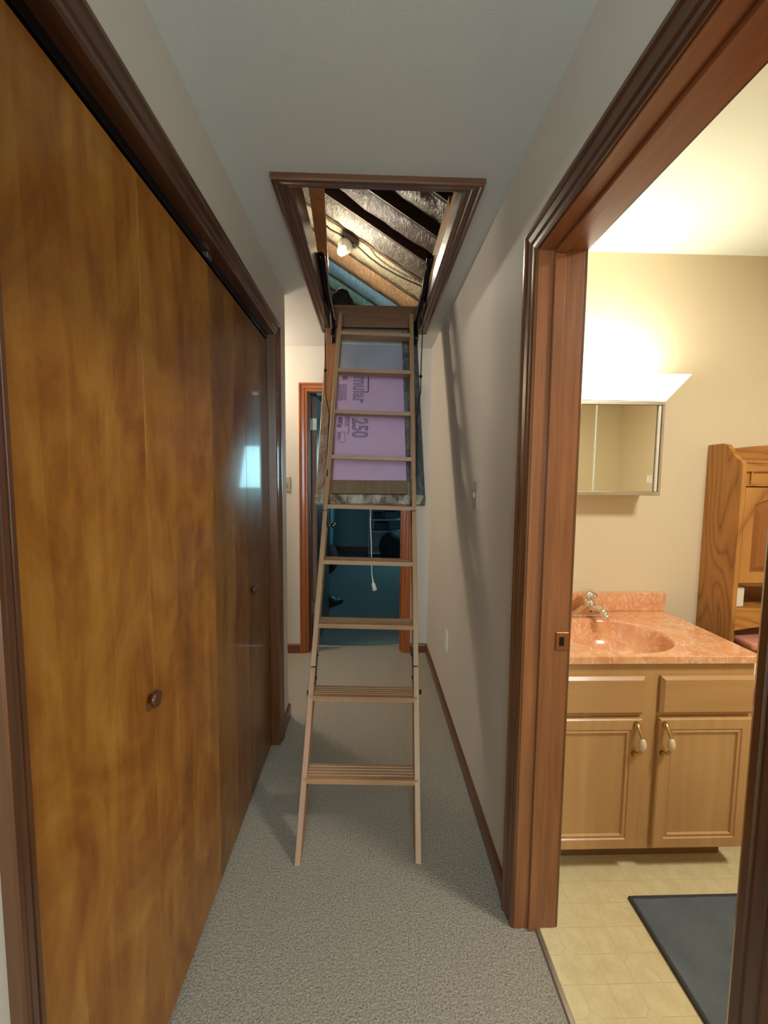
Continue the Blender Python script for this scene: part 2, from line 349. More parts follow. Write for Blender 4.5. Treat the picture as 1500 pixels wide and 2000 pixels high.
# ------------------------------------------------------------------ bathroom doorway (casing, jambs, stops)
t = struct(empty('door_1', (XR, DY1, 0)), 'stained wood frame of the open bathroom doorway with strike plate', 'door frame')
def W2L(o, c): return (c[0]-o[0], c[1]-o[0] if False else c[1]-o[1], c[2]-o[2])
O = (XR, DY1, 0)
def L(x, y, z): return (x-O[0], y-O[1], z-O[2])
casing(L(XR, DY1+0.002, 0), L(XR, DY1+0.002, DZ+0.004), (0, 1, 0), (-1, 0, 0), 0, 1, mTrimZ, t)
casing(L(XR, DY0-0.002, 0), L(XR, DY0-0.002, DZ+0.004), (0, -1, 0), (-1, 0, 0), 0, 1, mTrimZ, t)
casing(L(XR, DY0-0.002, DZ+0.004), L(XR, DY1+0.002, DZ+0.004), (0, 0, 1), (-1, 0, 0), 1, 1, mTrimY, t)
def lb(name, x0, x1, y0, y1, z0, z1, mat, bev=0.001, par=None, org=None):
    o_ = org or O
    return box(name, (x0-o_[0], x1-o_[0], y0-o_[1], y1-o_[1], z0-o_[2], z1-o_[2]), mat, par or t, bev)
lb('jamb', XR-0.001, XB+0.003, DY1, DY1+0.018, 0, DZ+0.018, mJambZ)
lb('jamb', XR-0.001, XB+0.003, DY0-0.018, DY0, 0, DZ+0.018, mJambZ)
lb('head_jamb', XR-0.001, XB+0.003, DY0, DY1, DZ, DZ+0.018, mJambY)
lb('door_stop', XR+0.040, XR+0.071, DY1-0.010, DY1, 0, DZ-0.010, mJambZ, 0.002)
lb('door_stop', XR+0.040, XR+0.071, DY0, DY0+0.010, 0, DZ-0.010, mJambZ, 0.002)
lb('door_stop', XR+0.040, XR+0.071, DY0, DY1, DZ-0.010, DZ, mJambY, 0.002)
# strike plate with latch hole
sp = lb('strike_plate', XR+0.088, XB+0.0045, DY1-0.0035, DY1, 0.868, 0.922, plain('strike_brass', (150, 96, 56), 0.35, 0.7), 0.002)
lb('latch_hole', XR+0.098, XR+0.112, DY1-0.0042, DY1-0.0034, 0.882, 0.908, mBlack, 0.0)
casing(L(XB+0.003, DY1+0.002, 0), L(XB+0.003, DY1+0.002, DZ+0.004), (0, 1, 0), (1, 0, 0), 0, 1, mTrimZ, t)
casing(L(XB+0.003, DY0-0.002, 0), L(XB+0.003, DY0-0.002, DZ+0.004), (0, -1, 0), (1, 0, 0), 0, 1, mTrimZ, t)
casing(L(XB+0.003, DY0-0.002, DZ+0.004), L(XB+0.003, DY1+0.002, DZ+0.004), (0, 0, 1), (1, 0, 0), 1, 1, mTrimY, t)

# ------------------------------------------------------------------ closet frame + folding doors
O = (XL, CY0, 0)
t = struct(empty('trim_2', O), 'dark stained wood casing framing the closet', 'door frame')
casing(L(XL, CY1, 0), L(XL, CY1, CZ), (0, 1, 0), (1, 0, 0), 0, 1, mTrimZ, t)
casing(L(XL, CY0, 0), L(XL, CY0, CZ), (0, -1, 0), (1, 0, 0), 0, 1, mTrimZ, t, k=0.72)
casing(L(XL, CY0, CZ), L(XL, CY1, CZ), (0, 0, 1), (1, 0, 0), 1, 1, mTrimY, t)
lb('jamb', XL-0.11, XL+0.001, CY0-0.018, CY0, 0, CZ+0.018, mTrimZ); lb('jamb', XL-0.11, XL+0.001, CY1, CY1+0.018, 0, CZ+0.018, mTrimZ)
lb('head_jamb', XL-0.11, XL+0.001, CY0, CY1, CZ, CZ+0.018, mTrimY)
lb('door_track', XL-0.062, XL-0.030, CY0, CY1, CZ-0.022, CZ, mBlack)
lb('track_bracket', XL-0.030, XL-0.024, 1.335, 1.365, CZ-0.018, CZ-0.002, mSteel)
yd = [0.562, 0.958, 1.352, 1.718, 2.080]
xf = XL-0.032
def knob(bm, x, y, z):
    m = Matrix.Translation((x, y, z)) @ Matrix.Rotation(math.pi/2, 4, 'Y')
    lathe(bm, [(0.0005, 0), (0.009, 0), (0.009, 0.006), (0.012, 0.009), (0.018, 0.012), (0.0195, 0.016), (0.017, 0.020), (0.009, 0.022), (0.0005, 0.0225)], 24, m)
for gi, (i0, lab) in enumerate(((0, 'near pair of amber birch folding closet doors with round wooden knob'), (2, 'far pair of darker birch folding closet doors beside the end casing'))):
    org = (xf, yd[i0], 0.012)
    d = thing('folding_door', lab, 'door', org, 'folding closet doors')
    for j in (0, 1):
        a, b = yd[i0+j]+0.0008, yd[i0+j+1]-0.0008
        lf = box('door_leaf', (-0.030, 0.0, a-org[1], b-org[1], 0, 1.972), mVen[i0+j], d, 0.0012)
    bm = bmesh.new(); knob(bm, 0, (0.935 if gi == 0 else 1.757)-org[1], (0.862 if gi == 0 else 0.889)-org[2])
    link('knob', bm, wood('knob_wood%d' % gi, (96, 50, 20), (56, 28, 12), 'x', 0.3, 0.3), d, smooth=True)

# ------------------------------------------------------------------ far doorway + open bedroom door
O = (FX0, YF, 0)
t = struct(empty('trim_3', O), 'orange stained wood frame of the far bedroom doorway', 'door frame')
casing(L(FX0-0.004, YF, 0), L(FX0-0.004, YF, FZ+0.004), (-1, 0, 0), (0, -1, 0), 0, 1, mFarTrim, t)
casing(L(FX1+0.004, YF, 0), L(FX1+0.004, YF, FZ+0.004), (1, 0, 0), (0, -1, 0), 0, 1, mFarTrim, t)
casing(L(FX0-0.004, YF, FZ+0.004), L(FX1+0.004, YF, FZ+0.004), (0, 0, 1), (0, -1, 0), 1, 1, mFarTrimX, t)
lb('jamb', FX0-0.018, FX0, YF-0.001, YF+0.12, 0, FZ+0.018, mTrimZ); lb('jamb', FX1, FX1+0.018, YF-0.001, YF+0.12, 0, FZ+0.018, mFarTrim)
lb('head_jamb', FX0, FX1, YF-0.001, YF+0.12, FZ, FZ+0.018, mTrimX)
lb('door_stop', FX0, FX0+0.010, YF+0.045, YF+0.078, 0, FZ, mTrimZ); lb('door_stop', FX1-0.010, FX1, YF+0.045, YF+0.078, 0, FZ, mFarTrim)
d = thing('bedroom_door', 'dark brown door standing open into the bedroom, seen edge-on', 'door', (FX0+0.010, YF+0.125, 0.01), rot=(0, 0, math.radians(88)))
box('door_slab', (0, 0.70, -0.036, 0, 0, 1.95), [mDoorDark], d, 0.002)
box('door_edge', (-0.0025, -0.0002, -0.0355, -0.0005, 0, 1.95), mDoorEdge, d)
for z, mm in ((1.70, plain('glint_hinge', (226, 232, 226), 0.3, 0.3)), (0.26, plain('aged_hinge', (170, 160, 140), 0.35, 0.8))):  # cyan-white glow on the upper hinge is put into its paler colour
    h = box('hinge', (-0.0045, -0.0026, -0.036, -0.003, z, z+0.088), mm, d, 0.001)
    bm = bmesh.new(); tube(bm, [(-0.006, 0.0065, z-0.003), (-0.006, 0.0065, z+0.091)], 0.006, 10)
    link('hinge_pin', bm, mm, h, smooth=True)
bm = bmesh.new(); m = Matrix.Translation((0.64, -0.036, 0.89)) @ Matrix.Rotation(math.pi/2, 4, 'X')
lathe(bm, [(0.0005, 0), (0.03, 0), (0.03, 0.006), (0.012, 0.010), (0.012, 0.03), (0.026, 0.042), (0.028, 0.055), (0.02, 0.066), (0.0005, 0.068)], 20, m)
link('door_knob', bm, mBrass, d, smooth=True)

# ------------------------------------------------------------------ attic hatch trim and frame
O = ((HX0+HX1)/2, (HY0+HY1)/2, ZC)
t = struct(empty('trim_4', O), 'dark stained wood trim framing the attic hatch in the ceiling', 'hatch frame')
casing(L(HX0, HY0, ZC), L(HX1, HY0, ZC), (0, -1, 0), (0, 0, -1), 1, 1, mTrimX, t, name='hatch_trim', k=0.9)
casing(L(HX0, HY1, ZC), L(HX1, HY1, ZC), (0, 1, 0), (0, 0, -1), 1, 1, mTrimX, t, name='hatch_trim', k=0.9)
casing(L(HX0, HY0, ZC), L(HX0, HY1, ZC), (-1, 0, 0), (0, 0, -1), 1, 1, mTrimY, t, name='hatch_trim', k=0.9)
casing(L(HX1, HY0, ZC), L(HX1, HY1, ZC), (1, 0, 0), (0, 0, -1), 1, 1, mTrimY, t, name='hatch_trim', k=0.9)
mFrm = wood('hatch_frame_wood', (140, 94, 60), (92, 56, 34), 'y', 0.6); mFrmX = wood('hatch_frame_wood_x', (146, 98, 62), (98, 60, 36), 'x', 0.6)
lb('frame_board', HX0-0.019, HX0, HY0-0.019, HY1+0.019, ZC-0.006, ZC+0.13, mTrimY); lb('frame_board', HX1, HX1+0.019, HY0-0.019, HY1+0.019, ZC-0.006, ZC+0.068, mTrimY)
lb('frame_board', HX0, HX1, HY0-0.019, HY0, ZC-0.006, ZC+0.115, mFrmX); lb('frame_board', HX0, HX1, HY1, HY1+0.019, ZC-0.006, ZC+0.135, mFrmX)
mRaw = wood('raw_pine_y', (222, 186, 132), (190, 148, 96), 'y', 0.7)
bm = bmesh.new()   # raw joist above the right side, notched near its near end
prism(bm, [(1.60-O[1], 0.070), (1.60-O[1], 0.165), (1.66-O[1], 0.165), (1.675-O[1], 0.115), (1.77-O[1], 0.115), (1.785-O[1], 0.165), (2.78-O[1], 0.165), (2.78-O[1], 0.070)], 'x', HX1+0.001-O[0], HX1+0.036-O[0])
link('raw_joist', bm, mRaw, t)
br = bmesh.new()
a = Vector((-0.215, 1.70, 2.47)); b = Vector((-0.338, 3.2, 2.79)); ax = (b-a).normalized(); sx = Vector((1, 0, 0)); sx = (sx-ax*sx.dot(ax)).normalized(); uz = sx.cross(ax)
vs = [br.verts.new(p+sx*u+uz*w) for p in (a, b) for u, w in ((-0.029, 0), (0.029, 0), (0.029, 0.085), (-0.029, 0.085))]
for f in ((0, 1, 2, 3), (7, 6, 5, 4), (0, 4, 5, 1), (1, 5, 6, 2), (2, 6, 7, 3), (3, 7, 4, 0)): br.faces.new([vs[i] for i in f])
bmesh.ops.recalc_face_normals(br, faces=br.faces[:])
tag(link('wooden_brace', br, wood('brace_wood', (240, 176, 122), (212, 140, 88), 'y', 0.6)), 'orange-brown timber brace rising along the left side inside the attic hatch', 'beam')

# ------------------------------------------------------------------ attic ladder (frame of the incline: local z runs up the ladder, local y points back)
TH = math.radians(28.5)
lad = thing('attic_ladder', 'folding wooden attic ladder with its hinged hatch panel pulled down into the hallway', 'ladder', (-0.035, 1.402, 0), rot=(-TH, 0, 0))
SK = 0.0235
def rail(side, s0, s1, mat, out=0.0):
    x0 = side*0.2125; w = 0.021; bm = bmesh.new()
    pts = []
    for s, yb in ((s0, 0), (s1, 0)):
        xa = x0+SK*s; xs = (xa-w*0.5, xa+w*0.5)
        pts.append([bm.verts.new((x, y, s if s > 0.01 else s+(y*math.tan(TH)))) for x in xs for y in (0+out, 0.068+out)])
    A, B = pts
    for q in ((0, 1, 3, 2),): bm.faces.new([A[i] for i in q]); bm.faces.new([B[i] for i in q[::-1]])
    for i, j in ((0, 1), (1, 3), (3, 2), (2, 0)): bm.faces.new((A[i], B[i], B[j], A[j]))
    bmesh.ops.recalc_face_normals(bm, faces=bm.faces[:])
    bmesh.ops.bevel(bm, geom=bm.edges[:], offset=0.0015, segments=1, affect='EDGES')
    return link('side_rail', bm, mat, lad)
mLad2 = wood('ladder_pine_pink', (182, 138, 104), (150, 106, 74), 'z', 0.5, 0.0, 70)
for sd in (-1, 1):
    rail(sd, 0.0, 0.655, mLad if sd > 0 else mLad2); rail(sd, 0.66, 1.36, mLad); rail(sd, 1.365, 2.66, mLad)
def sof(z): return z/math.cos(TH)
rz = [0.228, 0.478, 0.728, 0.976, 1.220, 1.462, 1.708, 1.956, 2.200]
c_, s_ = math.cos(TH), math.sin(TH)
def tread(z, i):
    s = sof(z); bm = bmesh.new(); cx = SK*s; hw = 0.202
    # local coords of a horizontal tread: horizontal-back dir = (0,cos,-sin)... in local frame
    def T(x, h, v): return (x, h*c_-v*s_, s+h*s_+v*c_-SK*(x-cx))    # h: horizontally back, v: up
    dep = 0.085; prof = [(-0.004, -0.019), (-0.004, 0.0)]
    k = 4; g0, g1 = 0.014, dep-0.006; step = (g1-g0)/k
    for n in range(k):
        q = g0+n*step; prof += [(q, 0.0), (q+0.003, -0.004), (q+0.006, -0.004), (q+0.009, 0.0)]
    prof += [(dep, 0.0), (dep, -0.019)]
    A = [bm.verts.new(T(cx-hw-(0.0 if i > 1 else 0.012), h, v)) for h, v in prof]; B = [bm.verts.new(T(cx+hw+(0.0 if i > 1 else 0.012), h, v)) for h, v in prof]
    bm.faces.new(A); bm.faces.new(B[::-1])
    for j in range(len(prof)): jj = (j+1) % len(prof); bm.faces.new((A[j], B[j], B[jj], A[jj]))
    bmesh.ops.recalc_face_normals(bm, faces=bm.faces[:])
    return link('rung', bm, mLadX, lad)
for i, z in enumerate(rz): tread(z, i)
# metal hinges and bolts
for sd in (-1, 1):
    for s in (0.66, 1.362):
        x = sd*0.2125+SK*s; hx = x-sd*0.0115
        hp = box('hinge_plate', (hx-0.0015, hx+0.0015, 0.006, 0.045, s-0.07, s+0.07), mBlack, lad, 0.0005)
        for q in (-0.045, 0.045):
            bm = bmesh.new(); tube(bm, [(hx-0.001*sd, 0.012, s+q), (hx-0.007*sd, 0.012, s+q)], 0.006, 8); link('bolt', bm, mBlack, lad)
        if s > 1: continue
        bm = bmesh.new(); tube(bm, [(x+sd*0.010, 0.012, s-0.10), (x+sd*0.018, 0.012, s-0.10)], 0.010, 10); link('bolt', bm, mBlack, lad)
# ---- hatch panel, local y = 0.152 is its attic face
PY = 0.152; pan = box('hatch_panel', (-0.250, 0.322, PY+0.004, PY+0.018, 1.463, 2.69), plain('panel_back', (150, 140, 120), 0.7), lad, 0.001)
def mottled(name, a, b, c):
    t = NT(name, 0.55, coat=0.2); v = t.coord((1, 1, 0.5)); n = t.noise(v, 17, 6, 0.72, 0.8); g = t.noise(t.coord((1, 1, 0.07)), 60, 4)
    m = t.ramp(n, [(0.42, (0, 0, 0, 1)), (0.60, (1, 1, 1, 1))]); base = t.ramp(g, [(0.3, lin(b)), (0.7, lin(a))])
    t.color(t.mix(m, base, lin(c))); t.bump(n, 0.5, 0.004); return t.m
mOld = mottled('worn_varnish', (176, 122, 82), (120, 80, 50), (178, 158, 138)); mOldTop = wood('panel_board', (196, 140, 96), (150, 98, 60), 'z', 0.5)
mDkStrip = mottled('dark_spotted', (82, 84, 84), (60, 62, 64), (104, 106, 108)); mBrd = mottled('stained_board', (142, 112, 82), (112, 86, 62), (126, 104, 80))
mLow = mottled('spattered_board', (112, 94, 70), (80, 66, 52), (196, 186, 168))
s0 = 1.463
box('side_strip', (-0.250, -0.168, PY-0.010, PY+0.004, 1.518, 2.12), mOld, pan, 0.002); box('side_strip', (-0.250, -0.168, PY-0.010, PY+0.004, 2.122, 2.685), mOldTop, pan, 0.002)
box('side_strip', (0.268, 0.322, PY-0.008, PY+0.004, 1.518, 2.685), mDkStrip, pan, 0.002)
box('side_strip', (0.228, 0.268, PY-0.004, PY+0.004, 1.60, 2.685), mottled('grey_dots', (96, 96, 92), (70, 70, 72), (132, 130, 124)), pan, 0.002)
box('end_board', (-0.250, 0.322, PY-0.016, PY+0.004, s0, s0+0.052), mLow, pan, 0.003)
box('end_board', (-0.168, 0.228, PY-0.024, PY+0.004, s0+0.055, s0+0.132), mBrd, pan, 0.003)
mPink = plain('pink_foam', (212, 176, 206), 0.75, var=0.05, scale=6); mGreyF = plain('grey_blue_foam', (176, 178, 188), 0.6, var=0.12, scale=5); mWhF = plain('white_foam', (206, 204, 196), 0.7)
fz0 = s0+0.134
f1 = box('foam_board', (-0.166, 0.226, PY-0.012, PY+0.004, fz0, 2.312), mPink, pan, 0.002); f1['label'] = 'pink foam board printed in purple'
f2 = box('foam_board', (-0.166, 0.226, PY-0.008, PY+0.004, 2.316, 2.555), mGreyF, pan, 0.002); f2['label'] = 'blue-grey foam board'
f3 = box('foam_board', (-0.166, 0.226, PY-0.006, PY+0.004, 2.557, 2.66), mWhF, pan, 0.002); f3['label'] = 'white foam board'
box('foam_tape', (0.186, 0.206, PY-0.010, PY-0.008, 2.36, 2.55), mGreyF, pan)
box('foam_tape', (-0.166, 0.226, PY-0.0135, PY-0.0122, 2.300, 2.311), mWhF, pan)
# printing on the foam: reads downwards (rotated a quarter turn clockwise)
mInk = plain('purple_ink', (70, 48, 96), 0.8)
def text(body, x, z, size, fill=True, bev=0.0, sx=1.0):
    c = bpy.data.curves.new('printed_lettering', 'FONT'); c.body = body; c.size = size; c.resolution_u = 3
    c.fill_mode = 'BOTH' if fill else 'NONE'; c.bevel_depth = bev; c.bevel_resolution = 0
    c.extrude = 0.0002 if fill else 0.0; c.materials.append(mInk)
    o = bpy.data.objects.new('tmp', c); COL.objects.link(o)
    dg = bpy.context.evaluated_depsgraph_get(); me = bpy.data.meshes.new_from_object(o.evaluated_get(dg))
    bpy.data.objects.remove(o); me.name = 'printed_lettering'
    q = bpy.data.objects.new('printed_lettering', me); COL.objects.link(q); q.parent = pan
    # text x axis -> local -z ; text y axis -> local +x ; text normal -> local -y
    mt = Matrix(((0, 1, 0), (0, 0, -1), (-1, 0, 0))).to_4x4()
    q.matrix_local = Matrix.Translation((x, PY-0.0127, z)) @ mt @ Matrix.Diagonal((sx, 1, 1, 1))
    me.materials.clear(); me.materials.append(mInk)
    return q
# the two big words: outlined condensed lettering
text('mular', -0.068, 2.297, 0.123, False, 0.0017, 0.68)
text('250', -0.068, 1.994, 0.123, False, 0.0023, 0.70)
text('400R2gl', -0.150, 2.005, 0.034, True, 0.0006, 0.66)
# small illegible print as rows of thin strokes
def rows(x0, n, dx, za, zb, thin=0.0022):
    bm = bmesh.new()
    for i in range(n):
        x = x0+i*dx; z = za
        end = zb+random.uniform(0, 0.012)
        while z > end:
            l = random.uniform(0.006, 0.016); bx(bm, x, x+thin, PY-0.0128, PY-0.0121, max(z-l, end), z); z -= l+0.003
    o = link('small_print', bm, mInk, pan); o['kind'] = 'stuff'; return o
rows(-0.156, 6, 0.0085, 2.235, 2.115, 0.0034); rows(-0.135, 4, 0.008, 2.305, 2.262, 0.005)
rows(-0.110, 2, 0.010, 2.030, 1.93, 0.004); rows(-0.092, 1, 0.008, 2.030, 1.885, 0.004); rows(-0.151, 3, 0.006, 1.90, 1.845, 0.003)
rows(0.014, 1, 0.008, 2.295, 2.18, 0.008)
bm = bmesh.new()
for c in ((-0.137, -0.108, 1.833, 1.835), (-0.137, -0.135, 1.835, 1.90), (-0.110, -0.108, 1.835, 1.90), (-0.137, -0.108, 1.90, 1.902)): bx(bm, c[0], c[1], PY-0.0128, PY-0.0121, c[2], c[3])
o = link('small_print', bm, mInk, pan); o['kind'] = 'stuff'
# hinge arms (black metal), springs and cords
def to_loc(p):
    v = Vector(p)-Vector((-0.035, 1.402, 0)); return Matrix.Rotation(TH, 3, 'X') @ v
for sd, xo, xi in ((-1, -0.252, -0.232), (1, 0.290, 0.270)):
    bm = bmesh.new(); tube(bm, [to_loc(p) for p in ((xo, 2.20, 2.43), (xo, 2.30, 2.42), (xo, 2.45, 2.37), (xi, 2.60, 2.31), (xi, 2.70, 2.25))], [0.018, 0.022, 0.019, 0.017, 0.018], 8)
    link('hinge_arm', bm, mBlack, lad, smooth=True)
    bm = bmesh.new(); tube(bm, [to_loc(p) for p in ((xo+0.020*(-sd), 2.22, 2.44), (xo+0.020*(-sd), 2.40, 2.36), (xi-0.020*sd, 2.60, 2.27))], 0.004, 6)
    link('hinge_spring', bm, mSteel, lad, smooth=True)
    bm = bmesh.new(); bx(bm, -0.012, 0.012, -0.03, 0.03, -0.05, 0.05, 0.006); 
    o = link('hinge_bracket', bm, mBlack, lad); o.location = to_loc((xi, 2.70, 2.22))
for pts in ([(-0.262, 2.47, 2.40), (-0.262, 2.50, 2.20), (-0.260, 2.50, 1.955), (-0.260, 2.48, 1.83), (-0.247, 2.46, 1.76), (-0.232, 2.42, 1.70), (-0.232, 2.36, 1.60), (-0.214, 2.13, 1.36)],
            [(0.287, 2.47, 2.40), (0.287, 2.50, 2.18), (0.282, 2.50, 1.93), (0.278, 2.46, 1.84), (0.262, 2.42, 1.76), (0.250, 2.38, 1.68), (0.246, 2.30, 1.56), (0.225, 2.13, 1.36)]):
    bm = bmesh.new(); tube(bm, [to_loc(p) for p in pts], 0.0032, 6)
    k = to_loc(pts[2]); bmesh.ops.create_icosphere(bm, subdivisions=2, radius=0.0095, matrix=Matrix.Translation(k) @ Matrix.Diagonal((1, 1, 1.3, 1)))
    link('lift_cord', bm, mBlackCord, lad, smooth=True)
# pull cord hanging from the panel
cord = bmesh.new(); tube(cord, [to_loc(p) for p in ((0.005, 2.262, 1.24), (0.000, 2.262, 1.12), (0.006, 2.262, 1.00), (0.008, 2.262, 0.93), (0.010, 2.262, 0.84), (0.017, 2.262, 0.795), (0.019, 2.262, 0.786), (0.026, 2.262, 0.752))], [0.0025]*5+[0.004, 0.009, 0.013], 8)
o = link('pull_cord', cord, mCord, lad, smooth=True); o['label'] = 'thin white pull cord with tassel'

# ------------------------------------------------------------------ attic: roof, rafters, insulation
AL = math.atan(0.62); U = Vector((math.cos(AL), 0, -math.sin(AL))); N = Vector((-math.sin(AL), 0, -math.cos(AL)))   # N points into the attic
RX0, RZ0 = -1.55, 3.50+0.62*1.55
def RP(u, y, n): return Vector((RX0, y, RZ0))+U*u+N*n
ULEN = (1.95-RX0)/math.cos(AL)
roof = struct(empty('ceiling_attic', (RX0, 3, RZ0)), 'sloping attic roof with timber rafters and stapled insulation', 'roof')
OR = Vector((RX0, 3, RZ0))
def hexa(bm, f, u0, u1, y0, y1, n0, n1):
    vs = [bm.verts.new(f(u, y, n)-OR) for u in (u0, u1) for y in (y0, y1) for n in (n0, n1)]
    for q in ((0, 1, 3, 2), (4, 6, 7, 5), (0, 4, 5, 1), (2, 3, 7, 6), (0, 2, 6, 4), (1, 5, 7, 3)): bm.faces.new([vs[i] for i in q])
    bmesh.ops.recalc_face_normals(bm, faces=bm.faces[:])
mPly = wood('roof_plywood', (150, 112, 74), (110, 76, 46), 'x', 0.8); mRaft = wood('rafter_wood', (96, 68, 50), (62, 42, 32), 'x', 0.8)
bm = bmesh.new(); hexa(bm, RP, 0, ULEN, -1.5, 7.7, -0.02, 0.0); link('roof_deck', bm, mPly, roof)
def RL(u, y, n): v = RP(u, y, n); return Vector((2*RX0-v.x, v.y, v.z))
bm = bmesh.new(); hexa(bm, RL, 0, ULEN, -1.5, 7.7, -0.02, 0.0); link('roof_deck', bm, mPly, roof)
def crinkle(name, a, b, rough=0.45, metal=0.0):
    t = NT(name, rough, metal); v = t.coord((3.0, 1, 1)); n = t.noise(v, 14, 5, 0.65, 1.5); g = t.noise(t.coord(), 5, 3)
    t.color(t.mix(g, t.ramp(n, [(0.35, lin(b)), (0.6, lin(a))]), lin(b))); t.bump(n, 0.9, 0.02); return t.m
mSil = crinkle('silver_batt', (150, 146, 134), (98, 90, 80), 0.4, 0.3); mBrn = crinkle('brown_batt', (116, 92, 80), (76, 58, 50), 0.45)
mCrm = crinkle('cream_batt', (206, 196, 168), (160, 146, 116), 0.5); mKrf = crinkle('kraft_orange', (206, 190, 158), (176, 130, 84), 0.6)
mBlu = crinkle('blue_lit_batt', (168, 206, 222), (112, 166, 198), 0.5); mTeal = crinkle('teal_lit_batt', (164, 208, 200), (112, 160, 156), 0.5)  # blue and teal window light on these bays, put into the batt colour
YR = [1.60+0.40*k for k in range(13)]
for y in YR:
    bm = bmesh.new(); hexa(bm, RP, 0.05, ULEN-0.02, y-0.019, y+0.019, 0.002, 0.135 if y < 3.7 else 0.105); link('rafter', bm, mRaft, roof)
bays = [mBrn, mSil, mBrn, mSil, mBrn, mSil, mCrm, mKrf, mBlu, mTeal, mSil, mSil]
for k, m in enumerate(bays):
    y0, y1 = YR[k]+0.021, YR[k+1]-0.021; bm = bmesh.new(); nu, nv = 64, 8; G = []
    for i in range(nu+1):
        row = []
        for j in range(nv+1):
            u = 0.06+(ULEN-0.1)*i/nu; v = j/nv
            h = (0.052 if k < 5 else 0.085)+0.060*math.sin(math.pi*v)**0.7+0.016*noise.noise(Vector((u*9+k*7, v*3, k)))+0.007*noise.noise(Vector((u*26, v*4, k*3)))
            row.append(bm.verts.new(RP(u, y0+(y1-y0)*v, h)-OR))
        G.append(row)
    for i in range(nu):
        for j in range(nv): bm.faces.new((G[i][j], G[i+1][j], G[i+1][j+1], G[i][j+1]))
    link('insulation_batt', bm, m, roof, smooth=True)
    # flanges stapled over the rafters: thin light edge
    bm = bmesh.new(); hexa(bm, RP, 0.06, ULEN-0.05, y0-0.040, y0-0.030, (0.135 if y0 < 3.7 else 0.105), (0.138 if y0 < 3.7 else 0.108)); link('staple_flange', bm, mSil, roof)
sbox('wall_attic_far', (-5.2, 2.0, 6.4, 6.45, 2.34, 4.5), mPly, 'plywood gable wall at the far end of the attic', 'wall')
sbox('wall_attic_near', (-5.2, 2.0, -1.5, -1.45, 2.34, 4.5), mPly, 'plywood gable wall at the near end of the attic', 'wall')
mJo = wood('joist_wood', (170, 130, 90), (128, 92, 60), 'y', 0.8)
jo = struct(empty('floor_attic', (0, 2.2, ZC+0.02)), 'attic floor joists and boards around the hatch', 'floor')
for c in ((-2.0, HX0-0.025, -1.0, 6.4, 0.09, 0.108), (HX1+0.04, 1.6, -1.0, 6.4, 0.09, 0.108), (HX0-0.02, HX1+0.04, 2.86, 6.4, 0.09, 0.108), (HX0-0.02, HX1+0.04, -1.0, 1.44, 0.09, 0.108)):
    box('floor_board', (c[0], c[1], c[2]-2.2, c[3]-2.2, c[4], c[5]), mJo, jo)
for x in (-2.0, -1.6, -1.2, -0.8, -0.4, 0.36, 0.8, 1.2):
    box('joist', (x-0.019, x+0.019, -3.2, 4.2, 0.001, 0.089), mJo, jo)
# rafter-mounted cable
def roof_hit(px, py, off=0.17):
    d = R @ Vector(((px-750)/840, -(py-1000)/840, -1)); c = Vector((0, 0, 1.36)); P0 = RP(0, 0, off)
    return c+d*((P0-c).dot(N)/d.dot(N))
cab = bmesh.new(); tube(cab, [roof_hit(*p) for p in ((636, 440), (645, 448), (662, 457), (683, 470), (700, 483), (722, 503), (745, 520), (775, 537), (800, 549), (835, 564), (880, 600))], 0.007, 6)
tag(link('electric_cable', cab, mBlackCord, smooth=True), 'dark electric cable stapled across the attic insulation above the bulb', 'cable')
# bulb
bp = roof_hit(668, 490, 0.30); sk = roof_hit(676, 478, 0.20)
t = thing('light_bulb', 'bare glowing light bulb in a porcelain holder under the attic roof', 'lamp', bp)
dirv = (sk-bp).normalized(); rot = Vector((0, 0, 1)).rotation_difference(dirv).to_matrix().to_4x4()
bm = bmesh.new(); rot = rot @ Matrix.Scale(1.3, 4); lathe(bm, [(0.0005, -0.036), (0.014, -0.033), (0.026, -0.020), (0.030, -0.002), (0.027, 0.014), (0.018, 0.030), (0.013, 0.045), (0.013, 0.050)], 20, rot); link('bulb', bm, mBulb, t, smooth=True)
bm = bmesh.new(); lathe(bm, [(0.0005, 0.046), (0.020, 0.046), (0.022, 0.065), (0.050, 0.075), (0.052, 0.085), (0.0005, 0.120)], 20, rot); link('bulb_holder', bm, plain('holder', (120, 112, 98), 0.5), t, smooth=True)
point('attic_bulb_light', bp+N*0.08-dirv*0.06, 26, (1.0, 0.90, 0.72), 0.04)
# dark bag lying on the attic floor beyond the hatch
bm = bmesh.new(); bmesh.ops.create_icosphere(bm, subdivisions=4, radius=1.0)
for v in bm.verts:
    k = 1+0.12*noise.noise(v.co*2.2)+0.05*noise.noise(v.co*6); v.co = Vector((v.co.x*0.075*k, v.co.y*0.15*k, v.co.z*0.105*k))
o = link('cloth_bag', bm, plain('dark_cloth', (40, 38, 36), 0.85, bumps=0.5), None, (-0.205, 3.10, 2.532), smooth=True); tag(o, 'dark cloth bundle lying beyond the far edge of the attic hatch', 'bag')

